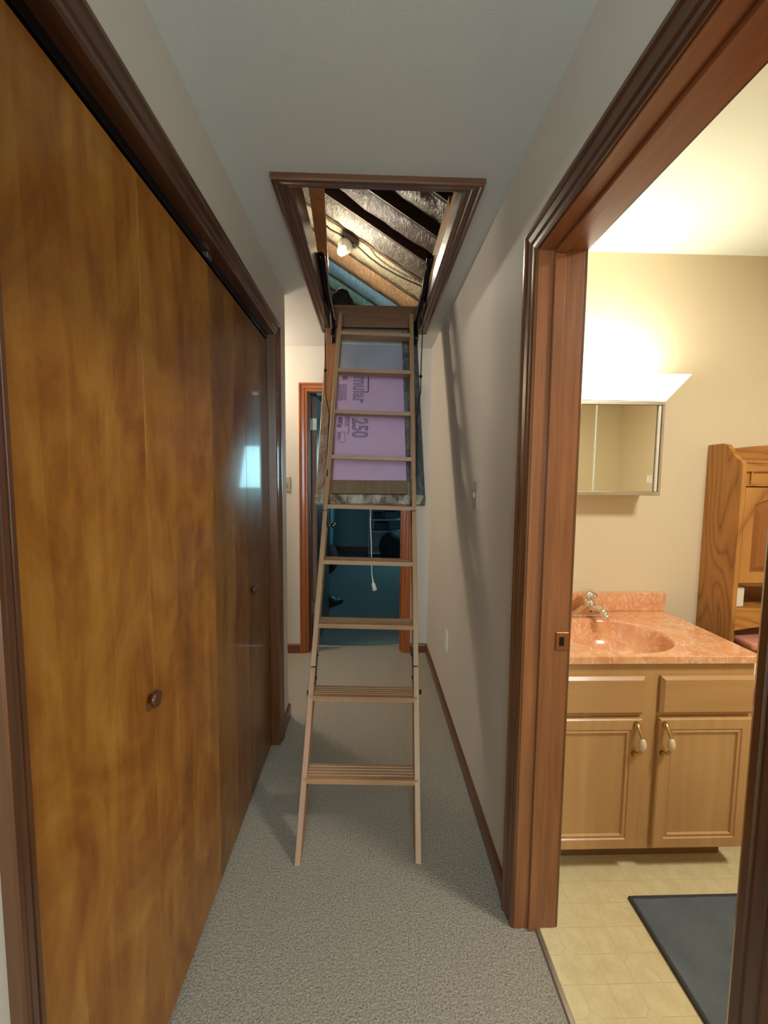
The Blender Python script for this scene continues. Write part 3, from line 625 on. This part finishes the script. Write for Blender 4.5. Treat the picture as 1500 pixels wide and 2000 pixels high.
# ------------------------------------------------------------------ vanity
VX0, VX1, VF = 0.572, 1.297, 1.362; VT = 0.752
t = thing('vanity_cabinet', 'light maple bathroom vanity cabinet with two doors and two false drawer fronts', 'cabinet', ((VX0+VX1)/2, 1.6, 0))
O = ((VX0+VX1)/2, 1.6, 0)
bm = bmesh.new()
bx(bm, VX1-0.016-O[0], VX1-O[0], VF-O[1], YW-0.003-O[1], 0.083, VT); bx(bm, VX0-O[0], VX0+0.016-O[0], VF-O[1], YW-0.003-O[1], 0.083, VT)
bx(bm, VX0+0.016-O[0], VX1-0.016-O[0], VF-O[1], YW-0.003-O[1], 0.083, 0.10)
for x0, x1, z0, z1 in ((VX0+0.016, VX0+0.035, 0.10, VT), (VX1-0.028, VX1-0.016, 0.10, VT), (0.905, 0.978, 0.10, VT), (VX0+0.035, 0.905, 0.10, 0.115), (0.978, VX1-0.028, 0.10, 0.115), (VX0+0.035, 0.905, 0.552, 0.586), (0.978, VX1-0.028, 0.552, 0.586), (VX0+0.035, 0.905, 0.694, VT), (0.978, VX1-0.028, 0.694, VT)):
    bx(bm, x0-O[0], x1-O[0], VF-O[1], VF+0.018-O[1], z0, z1)
link('carcass', bm, mVanity, t)
lb('kick_board', VX0, VX1-0.018, VF+0.063, VF+0.080, 0.0, 0.083, mKick)
def raised_frame(name, x0, x1, z0, z1, yf, par, st, mat, pmat):
    """frame-and-panel door front facing -y: stiles, stepped ogee and recessed panel"""
    bm = bmesh.new(); rings = []
    steps = [(0.0, 0.018), (0.0, 0.004), (0.004, 0.0), (st-0.016, 0.0), (st-0.013, 0.004), (st-0.010, 0.004), (st-0.006, 0.002), (st-0.003, 0.002), (st, 0.009), (st+0.004, 0.009)]
    for ins, dy in steps:
        rings.append([bm.verts.new(p) for p in ((x0+ins-O[0], yf+dy-O[1], z0+ins), (x1-ins-O[0], yf+dy-O[1], z0+ins), (x1-ins-O[0], yf+dy-O[1], z1-ins), (x0+ins-O[0], yf+dy-O[1], z1-ins))])
    for A, B in zip(rings, rings[1:]):
        for k in range(4): bm.faces.new((A[k], A[(k+1) % 4], B[(k+1) % 4], B[k]))
    bm.faces.new(rings[-1]); bm.faces.new(rings[0][::-1]); bmesh.ops.recalc_face_normals(bm, faces=bm.faces[:])
    return link(name, bm, mat, par)
def pull(door, x, zt, flip=1):
    """brass bail handle with cream porcelain middle"""
    y = VF-0.019-O[1]; x -= O[0]; f = flip
    bm = bmesh.new()
    tube(bm, [(x, y, zt), (x, y-0.008, zt), (x+0.001, y-0.018, zt-0.012), (x+0.003, y-0.024, zt-0.026), (x+0.008, y-0.026, zt-0.036), (x+0.0075, y-0.027, zt-0.056), (x+0.006, y-0.026, zt-0.076), (x+0.002, y-0.022, zt-0.088), (x-0.003, y-0.012, zt-0.098), (x-0.004, y, zt-0.102)], [0.010, 0.009, 0.0055, 0.005, 0.005, 0.003, 0.005, 0.005, 0.007, 0.009], 10)
    h = link('handle', bm, mBrass, door, smooth=True); h['label'] = 'brass handle with cream porcelain grip'
    return h
def grip(par, x, zt):
    y = VF-0.019-O[1]; x -= O[0]; bm = bmesh.new()
    tube(bm, [(x+0.007, y-0.026, zt-0.034), (x+0.0075, y-0.027, zt-0.040), (x+0.008, y-0.027, zt-0.056), (x+0.007, y-0.027, zt-0.072), (x+0.006, y-0.026, zt-0.079)], [0.004, 0.009, 0.0125, 0.009, 0.004], 12)
    return bm
for x0, x1, hx in ((0.585, 0.912, 0.890), (0.972, 1.293, 0.987)):
    d = raised_frame('door', x0, x1, 0.098, 0.562, VF-0.019, t, 0.052, mVanity, mVanity)
    h = pull(d, hx, 0.545)
    link('porcelain_grip', grip(h, hx, 0.545), plain('cream_porcelain', (222, 200, 164), 0.15, coat=0.4), d, smooth=True)
for x0, x1 in ((0.585, 0.917), (0.972, 1.291)):
    bm = bmesh.new(); rings = []
    for ins, dy in ((0.0, 0.018), (0.0, 0.009), (0.010, 0.0), (0.012, 0.0)):
        rings.append([bm.verts.new(p) for p in ((x0+ins-O[0], VF-0.019+dy-O[1], 0.576+ins), (x1-ins-O[0], VF-0.019+dy-O[1], 0.576+ins), (x1-ins-O[0], VF-0.019+dy-O[1], 0.706-ins), (x0+ins-O[0], VF-0.019+dy-O[1], 0.706-ins))])
    for A, B in zip(rings, rings[1:]):
        for k in range(4): bm.faces.new((A[k], A[(k+1) % 4], B[(k+1) % 4], B[k]))
    bm.faces.new(rings[-1]); bm.faces.new(rings[0][::-1]); bmesh.ops.recalc_face_normals(bm, faces=bm.faces[:])
    link('drawer_front', bm, wood('drawer_maple%d' % int(x0*100), (192, 148, 96), (172, 128, 80), 'x', 0.4, 0.1, 40, 0.03), t)
# countertop with moulded oval basin
t = thing('vanity_countertop', 'peach cultured marble vanity top with moulded oval basin', 'countertop', (0.935, 1.6, VT))
O = (0.935, 1.6, VT)
bm = bmesh.new(); X0, X1, Y0, Y1 = 0.570-O[0], 1.308-O[0], 1.345-O[1], YW-0.002-O[1]; H = 0.025
bc = (0.915-O[0], 1.547-O[1]); n = 64; rings = []
def rect_pt(th):
    c, s = math.cos(th), math.sin(th); k = 1e9
    if c > 1e-9: k = min(k, (X1-bc[0])/c)
    if c < -1e-9: k = min(k, (X0-bc[0])/c)
    if s > 1e-9: k = min(k, (Y1-bc[1])/s)
    if s < -1e-9: k = min(k, (Y0-bc[1])/s)
    return (bc[0]+c*k, bc[1]+s*k)
ths = sorted([2*math.pi*k/n for k in range(n)]+[math.atan2(y-bc[1], x-bc[0]) % (2*math.pi) for x in (X0, X1) for y in (Y0, Y1)])
ths = [a for i, a in enumerate(ths) if i == 0 or a-ths[i-1] > 1e-6]
def ring(fn): return [bm.verts.new(fn(a)) for a in ths]
rings.append(ring(lambda a: (*rect_pt(a), 0.0))); rings.append(ring(lambda a: (*rect_pt(a), H-0.003)))
rings.append(ring(lambda a: (bc[0]+(rect_pt(a)[0]-bc[0])*0.992, bc[1]+(rect_pt(a)[1]-bc[1])*0.992, H)))
for sc, z in ((1.03, H), (1.0, H-0.002), (0.97, H-0.010), (0.93, H-0.035), (0.84, H-0.075), (0.66, H-0.110), (0.4, H-0.128), (0.12, H-0.134)):
    rings.append(ring(lambda a: (bc[0]+math.cos(a)*0.203*sc, bc[1]+math.sin(a)*0.172*sc, z)))
m_ = len(ths)
for A, B in zip(rings, rings[1:]):
    for k in range(m_): bm.faces.new((A[k], A[(k+1) % m_], B[(k+1) % m_], B[k]))
bm.faces.new(rings[-1][::-1]); bmesh.ops.recalc_face_normals(bm, faces=bm.faces[:])
o = link('top', bm, mMarble, t)
for i, p in enumerate(o.data.polygons):
    if i >= m_*3: p.use_smooth = True
bm = bmesh.new(); lathe(bm, [(0.0005, 0), (0.020, 0.0), (0.022, 0.003), (0.012, 0.004), (0.0005, 0.002)], 20, Matrix.Translation((bc[0], bc[1], H-0.134))); link('drain', bm, mChrome, t, smooth=True)
lb('backsplash', 0.570, 1.308, YW-0.022, YW-0.002, VT+0.0252, VT+0.106, mMarble, 0.002)
# faucet
t = thing('faucet', 'chrome single-handle faucet on the peach vanity top', 'faucet', (0.935, 1.765, VT+0.0255)); t.scale = (1.12, 1.0, 1.15)
bm = bmesh.new(); bx(bm, -0.072, 0.072, -0.024, 0.024, 0, 0.008, 0.004, 2)
prism(bm, [(-0.062, 0.008), (-0.045, 0.016), (-0.022, 0.034), (0.022, 0.034), (0.045, 0.016), (0.062, 0.008)], 'y', -0.018, 0.018); link('base_plate', bm, mChrome, t)
bm = bmesh.new(); tube(bm, [(0, 0.0, 0.025), (0.005, -0.04, 0.040), (0.010, -0.085, 0.038), (0.012, -0.115, 0.026)], [0.018, 0.014, 0.013, 0.011], 14); tube(bm, [(0.012, -0.108, 0.032), (0.012, -0.110, 0.012)], 0.010, 12); link('spout', bm, mChrome, t, smooth=True)
bm = bmesh.new(); lathe(bm, [(0.0005, 0.028), (0.019, 0.028), (0.020, 0.050), (0.017, 0.060), (0.0005, 0.062)], 20); link('valve_body', bm, mChrome, t, smooth=True)
bm = bmesh.new(); lathe(bm, [(0.0005, -0.014), (0.016, -0.012), (0.025, -0.004), (0.026, 0.004), (0.018, 0.012), (0.0005, 0.015)], 20, Matrix.Translation((0.0, -0.002, 0.080)) @ Matrix.Rotation(0.3, 4, 'X'))
tube(bm, [(-0.005, 0, 0.083), (-0.026, 0.004, 0.088)], [0.010, 0.005], 8); lathe(bm, [(0.0005, 0.058), (0.010, 0.058), (0.010, 0.072), (0.0005, 0.073)], 12); link('handle', bm, mChrome, t, smooth=True)

# ------------------------------------------------------------------ medicine cabinet + light
O = (0.93, YW, 1.30); MF = 1.725
t = thing('medicine_cabinet', 'mirrored sliding-door medicine cabinet in aluminium frame above the vanity', 'cabinet', O)
X0, X1 = 0.660, 1.183
lb('body', X0+0.004, X1-0.004, MF+0.012, YW-0.001, 1.300, 1.664, mWhitePl)
lb('frame', X0, X1, MF-0.003, MF+0.012, 1.292, 1.308, mAlu); lb('frame', X0, X1, MF-0.003, MF+0.012, 1.656, 1.670, mAlu)
lb('frame', X1-0.010, X1, MF-0.003, MF+0.012, 1.3085, 1.6555, mAlu); lb('frame', X0, X0+0.010, MF-0.003, MF+0.012, 1.3085, 1.6555, mAlu)
lb('track_bar', X1-0.024, X1-0.013, MF-0.001, MF+0.010, 1.3085, 1.6555, mWhitePl, 0.002)
lb('mirror_door', 0.908, X1-0.030, MF+0.003, MF+0.006, 1.3085, 1.6555, mMirror, 0.0006); lb('mirror_door', X0+0.0105, 0.912, MF+0.0075, MF+0.0105, 1.3085, 1.6555, mMirror, 0.0006)
lb('finger_pull', 1.124, 1.149, MF+0.0005, MF+0.0028, 1.342, 1.375, plain('clear_pull', (212, 206, 184), 0.1), 0.0008)
O = (0.93, YW, 1.672)
t = thing('vanity_light', 'glowing white slanted vanity light on top of the medicine cabinet', 'lamp', O)
bm = bmesh.new()
yb, yt, zb, zt = MF-0.004-O[1], MF-0.075-O[1], 0.001, 0.088
prism(bm, [(yb, zb), (yt, zt), (yt+0.003, zt+0.002), (yb+0.005, zb)], 'x', X0-O[0]-0.0, X1-O[0])
for v in bm.verts:
    if v.co.z > 0.05: v.co.x += 0.045 if v.co.x > 0 else -0.045
link('diffuser', bm, mDiff, t)
lb('base', X0+0.01, X1-0.01, MF, YW-0.001, 1.6725, 1.682, mWhitePl)
for sd, x in ((-1, X0), (1, X1)):
    bm = bmesh.new(); dx = 0.045*sd
    P = [(x-O[0], MF-O[1], 0.001), (x+dx-O[0], MF-0.073-O[1], 0.090), (x+dx-O[0], -0.001, 0.094), (x-O[0], -0.001, 0.001)]
    A = [bm.verts.new(p) for p in P]; B = [bm.verts.new((p[0]+0.003*sd, p[1], p[2])) for p in P]
    bm.faces.new(A); bm.faces.new(B[::-1])
    for k in range(4): bm.faces.new((A[k], B[k], B[(k+1) % 4], A[(k+1) % 4]))
    bmesh.ops.recalc_face_normals(bm, faces=bm.faces[:]); link('end_cap', bm, mAlu, t)
bm = bmesh.new(); tube(bm, [(-0.2, -0.055, 0.035), (0.2, -0.055, 0.035)], 0.013, 12); link('tube_lamp', bm, emis('tube_glow', (255, 240, 210), 9), t, smooth=True)

# ------------------------------------------------------------------ oak shelf unit over the toilet
O = (1.76, YW, 0); E0, E1 = 1.468, 2.05; YFR = 1.665
t = thing('oak_shelf_unit', 'tall oak over-toilet shelf unit with arched raised-panel doors', 'cabinet', O)
prof = [(YW-0.002, 0.0), (YW-0.002, 1.508), (1.768, 1.510), (1.748, 1.505), (1.728, 1.486), (1.710, 1.462), (1.692, 1.446), (1.672, 1.436), (1.664, 1.424), (YFR-0.003, 1.40), (YFR-0.003, 0.60), (YFR+0.02, 0.50), (YFR+0.02, 0.0)]
for x in (E0, E1-0.018):
    bm = bmesh.new(); prism(bm, [(y-O[1], z) for y, z in prof], 'x', x-O[0], x+0.018-O[0]); link('side_panel', bm, mOak, t)
bm = bmesh.new(); n = 16; L_ = E1-E0-0.036
pts = [(E0+0.018-O[0], 1.435)]+[(E0+0.018+L_*i/n-O[0], 1.480+0.030*math.sin(math.pi*i/n)) for i in range(n+1)]+[(E1-0.018-O[0], 1.435)]
prism(bm, pts, 'y', YW-0.020-O[1], YW-0.003-O[1]); link('back_rail', bm, mOakX, t)
lb('top_board', E0+0.018, E1-0.018, YFR+0.01, YW-0.004, 1.425, 1.434, mOakX)
lb('gallery_rail', E0+0.018, E1-0.018, YFR+0.002, YFR+0.016, 1.392, 1.424, mOakX); lb('gallery_rail', E0+0.018, E1-0.018, YFR, YFR+0.018, 1.334, 1.342, mOakX)
lb('gallery_panel', E0+0.018, E1-0.018, YFR+0.012, YFR+0.020, 1.342, 1.392, mOak)
for x in (1.513, 1.60, 1.69, 1.78, 1.87, 1.96): lb('gallery_post', x, x+0.007, YFR+0.004, YFR+0.012, 1.342, 1.392, mOak)
lb('shelf', E0+0.018, E1-0.018, YFR+0.02, YW-0.004, 0.925, 0.938, mOakX)
mOakD = wood('oak_panel_dark', (158, 98, 44), (128, 74, 28), 'z', 0.35, 0.2)
mid = (E0+E1)/2
for x0, x1 in ((E0+0.019, mid-0.001), (mid+0.001, E1-0.019)):
    bm = bmesh.new(); z0, z1 = 0.942, 1.330; n = 12
    def outline(ins, arch, dy):
        a, b = x0+ins, x1-ins; pts = [(a, z0+ins), (b, z0+ins), (b, z1-ins-arch)]
        pts += [(b+(a-b)*i/n, z1-ins-arch+arch*math.sin(math.pi*i/n)) for i in range(1, n)]+[(a, z1-ins-arch)]
        return [bm.verts.new((x-O[0], YFR-0.002+dy-O[1], z)) for x, z in pts]
    rg = [outline(0, 0, 0.018), outline(0, 0, 0.003), outline(0.003, 0, 0), outline(0.042, 0.03, 0), outline(0.046, 0.03, 0.008), outline(0.052, 0.03, 0.008), outline(0.068, 0.03, 0.001)]
    for A, B in zip(rg, rg[1:]):
        for k in range(len(A)): bm.faces.new((A[k], A[(k+1) % len(A)], B[(k+1) % len(A)], B[k]))
    bm.faces.new(rg[-1]); bm.faces.new(rg[0][::-1]); bmesh.ops.recalc_face_normals(bm, faces=bm.faces[:])
    d = link('door', bm, [mOak, mOakD], t)
    nn = len(rg[0]) if False else 14+1
    for p in d.data.polygons:
        if p.center.z > z0+0.045 and p.center.z < z1-0.04 and abs(p.center.x+O[0]-(x0+x1)/2) < (x1-x0)/2-0.045: p.material_index = 1
lb('shelf', E0+0.018, E1-0.018, YFR+0.012, YW-0.004, 0.822, 0.835, mOakX)
bm = bmesh.new(); n = 16
pts = [(E0+0.018-O[0], 0.822), (E1-0.018-O[0], 0.822)]+[(E1-0.018-L_*i/n-O[0], 0.745+0.028*math.sin(math.pi*i/n)) for i in range(n+1)]
prism(bm, pts, 'y', YFR+0.001-O[1], YFR+0.013-O[1]); link('apron', bm, mOakX, t)
lb('back_panel', E0+0.018, E1-0.018, YW-0.010, YW-0.003, 0.80, 1.435, mOakD)
o = box('tissue_box', (0, 0.055, 0, 0.10, 0, 0.085), mWhitePl, None, 0.006, 2); o.location = (E0+0.020, 1.69, 0.8355); tag(o, 'white box standing on the open shelf of the oak unit', 'box')

# ------------------------------------------------------------------ toilet
O = (1.765, 1.7, 0)
t = thing('toilet', 'rose-coloured toilet under the oak shelf unit', 'toilet', O)
def rr(name, c, bev, z=False): return box(name, (c[0]-O[0], c[1]-O[0], c[2]-O[1], c[3]-O[1], c[4], c[5]), mMauve, t, bev, 3, True)
rr('tank', (1.53, 2.0, 1.62, 1.82, 0.38, 0.68), 0.02); rr('tank_lid', (1.515, 2.015, 1.605, 1.83, 0.681, 0.715), 0.012)
bm = bmesh.new(); n = 32
def oval(rx, ry, cy, z): return [bm.verts.new((rx*math.cos(2*math.pi*k/n), cy-O[1]+ry*math.sin(2*math.pi*k/n), z)) for k in range(n)]
rg = [oval(0.12, 0.20, 1.50, 0.0), oval(0.115, 0.19, 1.50, 0.05), oval(0.10, 0.15, 1.48, 0.18), oval(0.15, 0.20, 1.42, 0.28), oval(0.185, 0.245, 1.38, 0.36), oval(0.19, 0.25, 1.38, 0.385), oval(0.15, 0.20, 1.37, 0.385), oval(0.11, 0.15, 1.37, 0.30), oval(0.04, 0.05, 1.40, 0.22)]
for A, B in zip(rg, rg[1:]):
    for k in range(n): bm.faces.new((A[k], A[(k+1) % n], B[(k+1) % n], B[k]))
bm.faces.new(rg[0][::-1]); bm.faces.new(rg[-1]); bmesh.ops.recalc_face_normals(bm, faces=bm.faces[:]); link('bowl', bm, mMauve, t, smooth=True)
bm = bmesh.new(); rg = [oval(0.19, 0.25, 1.38, 0.388), oval(0.195, 0.255, 1.38, 0.396), oval(0.19, 0.25, 1.38, 0.414), oval(0.10, 0.14, 1.38, 0.420)]
for A, B in zip(rg, rg[1:]):
    for k in range(n): bm.faces.new((A[k], A[(k+1) % n], B[(k+1) % n], B[k]))
bm.faces.new(rg[0][::-1]); bm.faces.new(rg[-1]); link('seat_lid', bm, mMauve, t, smooth=True)
# toilet paper roll on the side of the vanity
t = thing('toilet_roll', 'cream toilet paper roll on a holder at the vanity side', 'toilet paper', (VX1, 1.50, 0.66))
bm = bmesh.new(); lathe(bm, [(0.019, -0.05), (0.052, -0.05), (0.054, -0.047), (0.054, 0.047), (0.052, 0.05), (0.019, 0.05)], 28, Matrix.Translation((0.075, 0, 0)) @ Matrix.Rotation(math.pi/2, 4, 'X')); link('paper', bm, plain('paper_cream', (236, 224, 190), 0.9), t, smooth=True)
bm = bmesh.new(); tube(bm, [(0.0, -0.06, 0), (0.06, -0.06, 0), (0.075, -0.058, 0), (0.075, 0.058, 0), (0.06, 0.06, 0), (0.0, 0.06, 0)], 0.006, 8); link('holder', bm, mChrome, t, smooth=True)
# wicker wastebasket beyond the vanity
bm = bmesh.new(); lathe(bm, [(0.0005, 0.0), (0.085, 0.0), (0.10, 0.20), (0.112, 0.24), (0.104, 0.24), (0.078, 0.01), (0.0005, 0.01)], 28)
o = link('waste_basket', bm, plain('dark_plum', (74, 34, 28), 0.35), None, (1.425, 1.53, 0.0), smooth=True); tag(o, 'dark brown waste basket on the floor beyond the vanity', 'basket')

# ------------------------------------------------------------------ bath mat
t = thing('bath_mat', 'slate grey bath mat with dark edging on the yellow vinyl floor', 'mat', (1.1, 0.85, 0))
bm = bmesh.new(); nx, ny = 40, 44; G = []
for i in range(nx+1):
    row = []
    for j in range(ny+1):
        x = -0.245+0.60*i/nx; y = -0.45+0.855*j/ny
        row.append(bm.verts.new((x, y, 0.009+0.0018*noise.noise(Vector((x*14, y*14, 0)))+0.0015*max(0, 1-abs(((x+y*0.8+0.1+0.02*noise.noise(Vector((x*9, y*9, 3)))))/0.012)))))
    G.append(row)
for i in range(nx):
    for j in range(ny): bm.faces.new((G[i][j], G[i+1][j], G[i+1][j+1], G[i][j+1]))
link('pile', bm, mMat, t, smooth=True)
bm = bmesh.new(); x0, x1, y0, y1 = -0.255, 0.365, -0.46, 0.415
for c in ((x0, x0+0.011, y0, y1), (x1-0.011, x1, y0, y1), (x0+0.011, x1-0.011, y0, y0+0.011), (x0+0.011, x1-0.011, y1-0.011, y1)): bx(bm, c[0], c[1], c[2], c[3], 0.0, 0.0105, 0.003, 2)
link('edging', bm, mMatEdge, t)

# ------------------------------------------------------------------ switches / outlet
O = (XR, 1.79, 1.285)
t = thing('light_switch', 'pale switch plate on the right hallway wall', 'switch', O)
lb('plate', XR-0.006, XR, 1.755, 1.827, 1.227, 1.343, mIvory, 0.002); lb('toggle', XR-0.014, XR-0.0058, 1.785, 1.797, 1.275, 1.297, mIvory, 0.002)
O = (XR, 2.38, 0.43)
t = thing('wall_outlet', 'white outlet plate low on the right hallway wall', 'outlet', O)
lb('plate', XR-0.006, XR, 2.345, 2.417, 0.374, 0.488, mWhitePl, 0.002); lb('socket', XR-0.0085, XR-0.0058, 2.366, 2.396, 0.385, 0.425, mWhitePl, 0.001); lb('socket', XR-0.0085, XR-0.0058, 2.366, 2.396, 0.437, 0.477, mWhitePl, 0.001)
O = (-0.63, YF, 1.295)
t = thing('light_switch', 'ivory switch plate on the far wall left of the doorway', 'switch', O)
lb('plate', -0.668, -0.598, YF-0.006, YF, 1.238, 1.352, mIvory, 0.002); lb('toggle', -0.639, -0.627, YF-0.014, YF-0.0058, 1.284, 1.306, mIvory, 0.002)

# ------------------------------------------------------------------ bedroom contents
O = (0.27, 7.35, 0)
t = thing('wire_shelf_rack', 'pale four-shelf rack against the bedroom back wall', 'shelf', O)
mRack = plain('rack_white', (176, 190, 194), 0.4)
for z in (0.05, 0.42, 0.62, 0.85): lb('shelf', -0.03, 0.57, 7.2, 7.58, z, z+0.02, mRack)
for x in (-0.03, 0.555):
    for y in (7.2, 7.565): lb('post', x, x+0.015, y, y+0.015, 0, 1.35, mRack)
for i, (x, z, w, h, c, lab) in enumerate(((0.05, 0.642, 0.16, 0.10, (40, 50, 54), 'dark box on the third shelf of the bedroom rack'), (0.25, 0.642, 0.22, 0.12, (90, 110, 112), 'grey box on the third shelf of the bedroom rack'), (0.08, 0.442, 0.24, 0.13, (50, 66, 70), 'dark low box on the second shelf of the bedroom rack'), (0.10, 0.872, 0.34, 0.07, (110, 126, 126), 'flat pale box on the top shelf of the bedroom rack'))):
    o = box('storage_box', (0, w, 0, 0.24, 0, h), plain('box_paint%d' % i, c, 0.6), None, 0.004); o.location = (x, 7.28, z); tag(o, lab, 'box', 'boxes on the bedroom rack')
bm = bmesh.new(); bmesh.ops.create_icosphere(bm, subdivisions=4, radius=1.0)
for v in bm.verts:
    k = 1+0.06*noise.noise(v.co*2); v.co = Vector((v.co.x*0.21*k, v.co.y*0.2*k, max(v.co.z*0.26*k, -0.22)))
o = link('bean_bag', bm, plain('bean_dark', (30, 34, 38), 0.8, bumps=0.3), None, (0.36, 6.9, 0.221), smooth=True); tag(o, 'round black beanbag in front of the bedroom rack', 'beanbag')
# shoe
bm = bmesh.new()
pr = [(-0.13, 0), (0.14, 0), (0.145, 0.025), (0.12, 0.05), (0.05, 0.065), (0.01, 0.095), (-0.10, 0.10), (-0.135, 0.05)]
prism(bm, pr, 'x', -0.045, 0.045); bmesh.ops.bevel(bm, geom=bm.edges[:], offset=0.012, segments=2, affect='EDGES')
o = link('shoe', bm, plain('black_leather', (26, 24, 26), 0.4), None, (-0.40, 4.46, 0.0), smooth=True); o.rotation_euler.z = math.radians(-38); tag(o, 'black shoe on the bedroom carpet just inside the doorway', 'shoe')
bm = bmesh.new(); bmesh.ops.create_icosphere(bm, subdivisions=3, radius=1.0)
for v in bm.verts: v.co = Vector((v.co.x*0.13, v.co.y*0.3, max(v.co.z*0.20, -0.18)))
o = link('duffel_bag', bm, plain('maroon_cloth', (60, 22, 26), 0.8), None, (-0.585, 6.1, 0.181), smooth=True); tag(o, 'dark maroon bag on the floor beside the open bedroom door', 'bag')
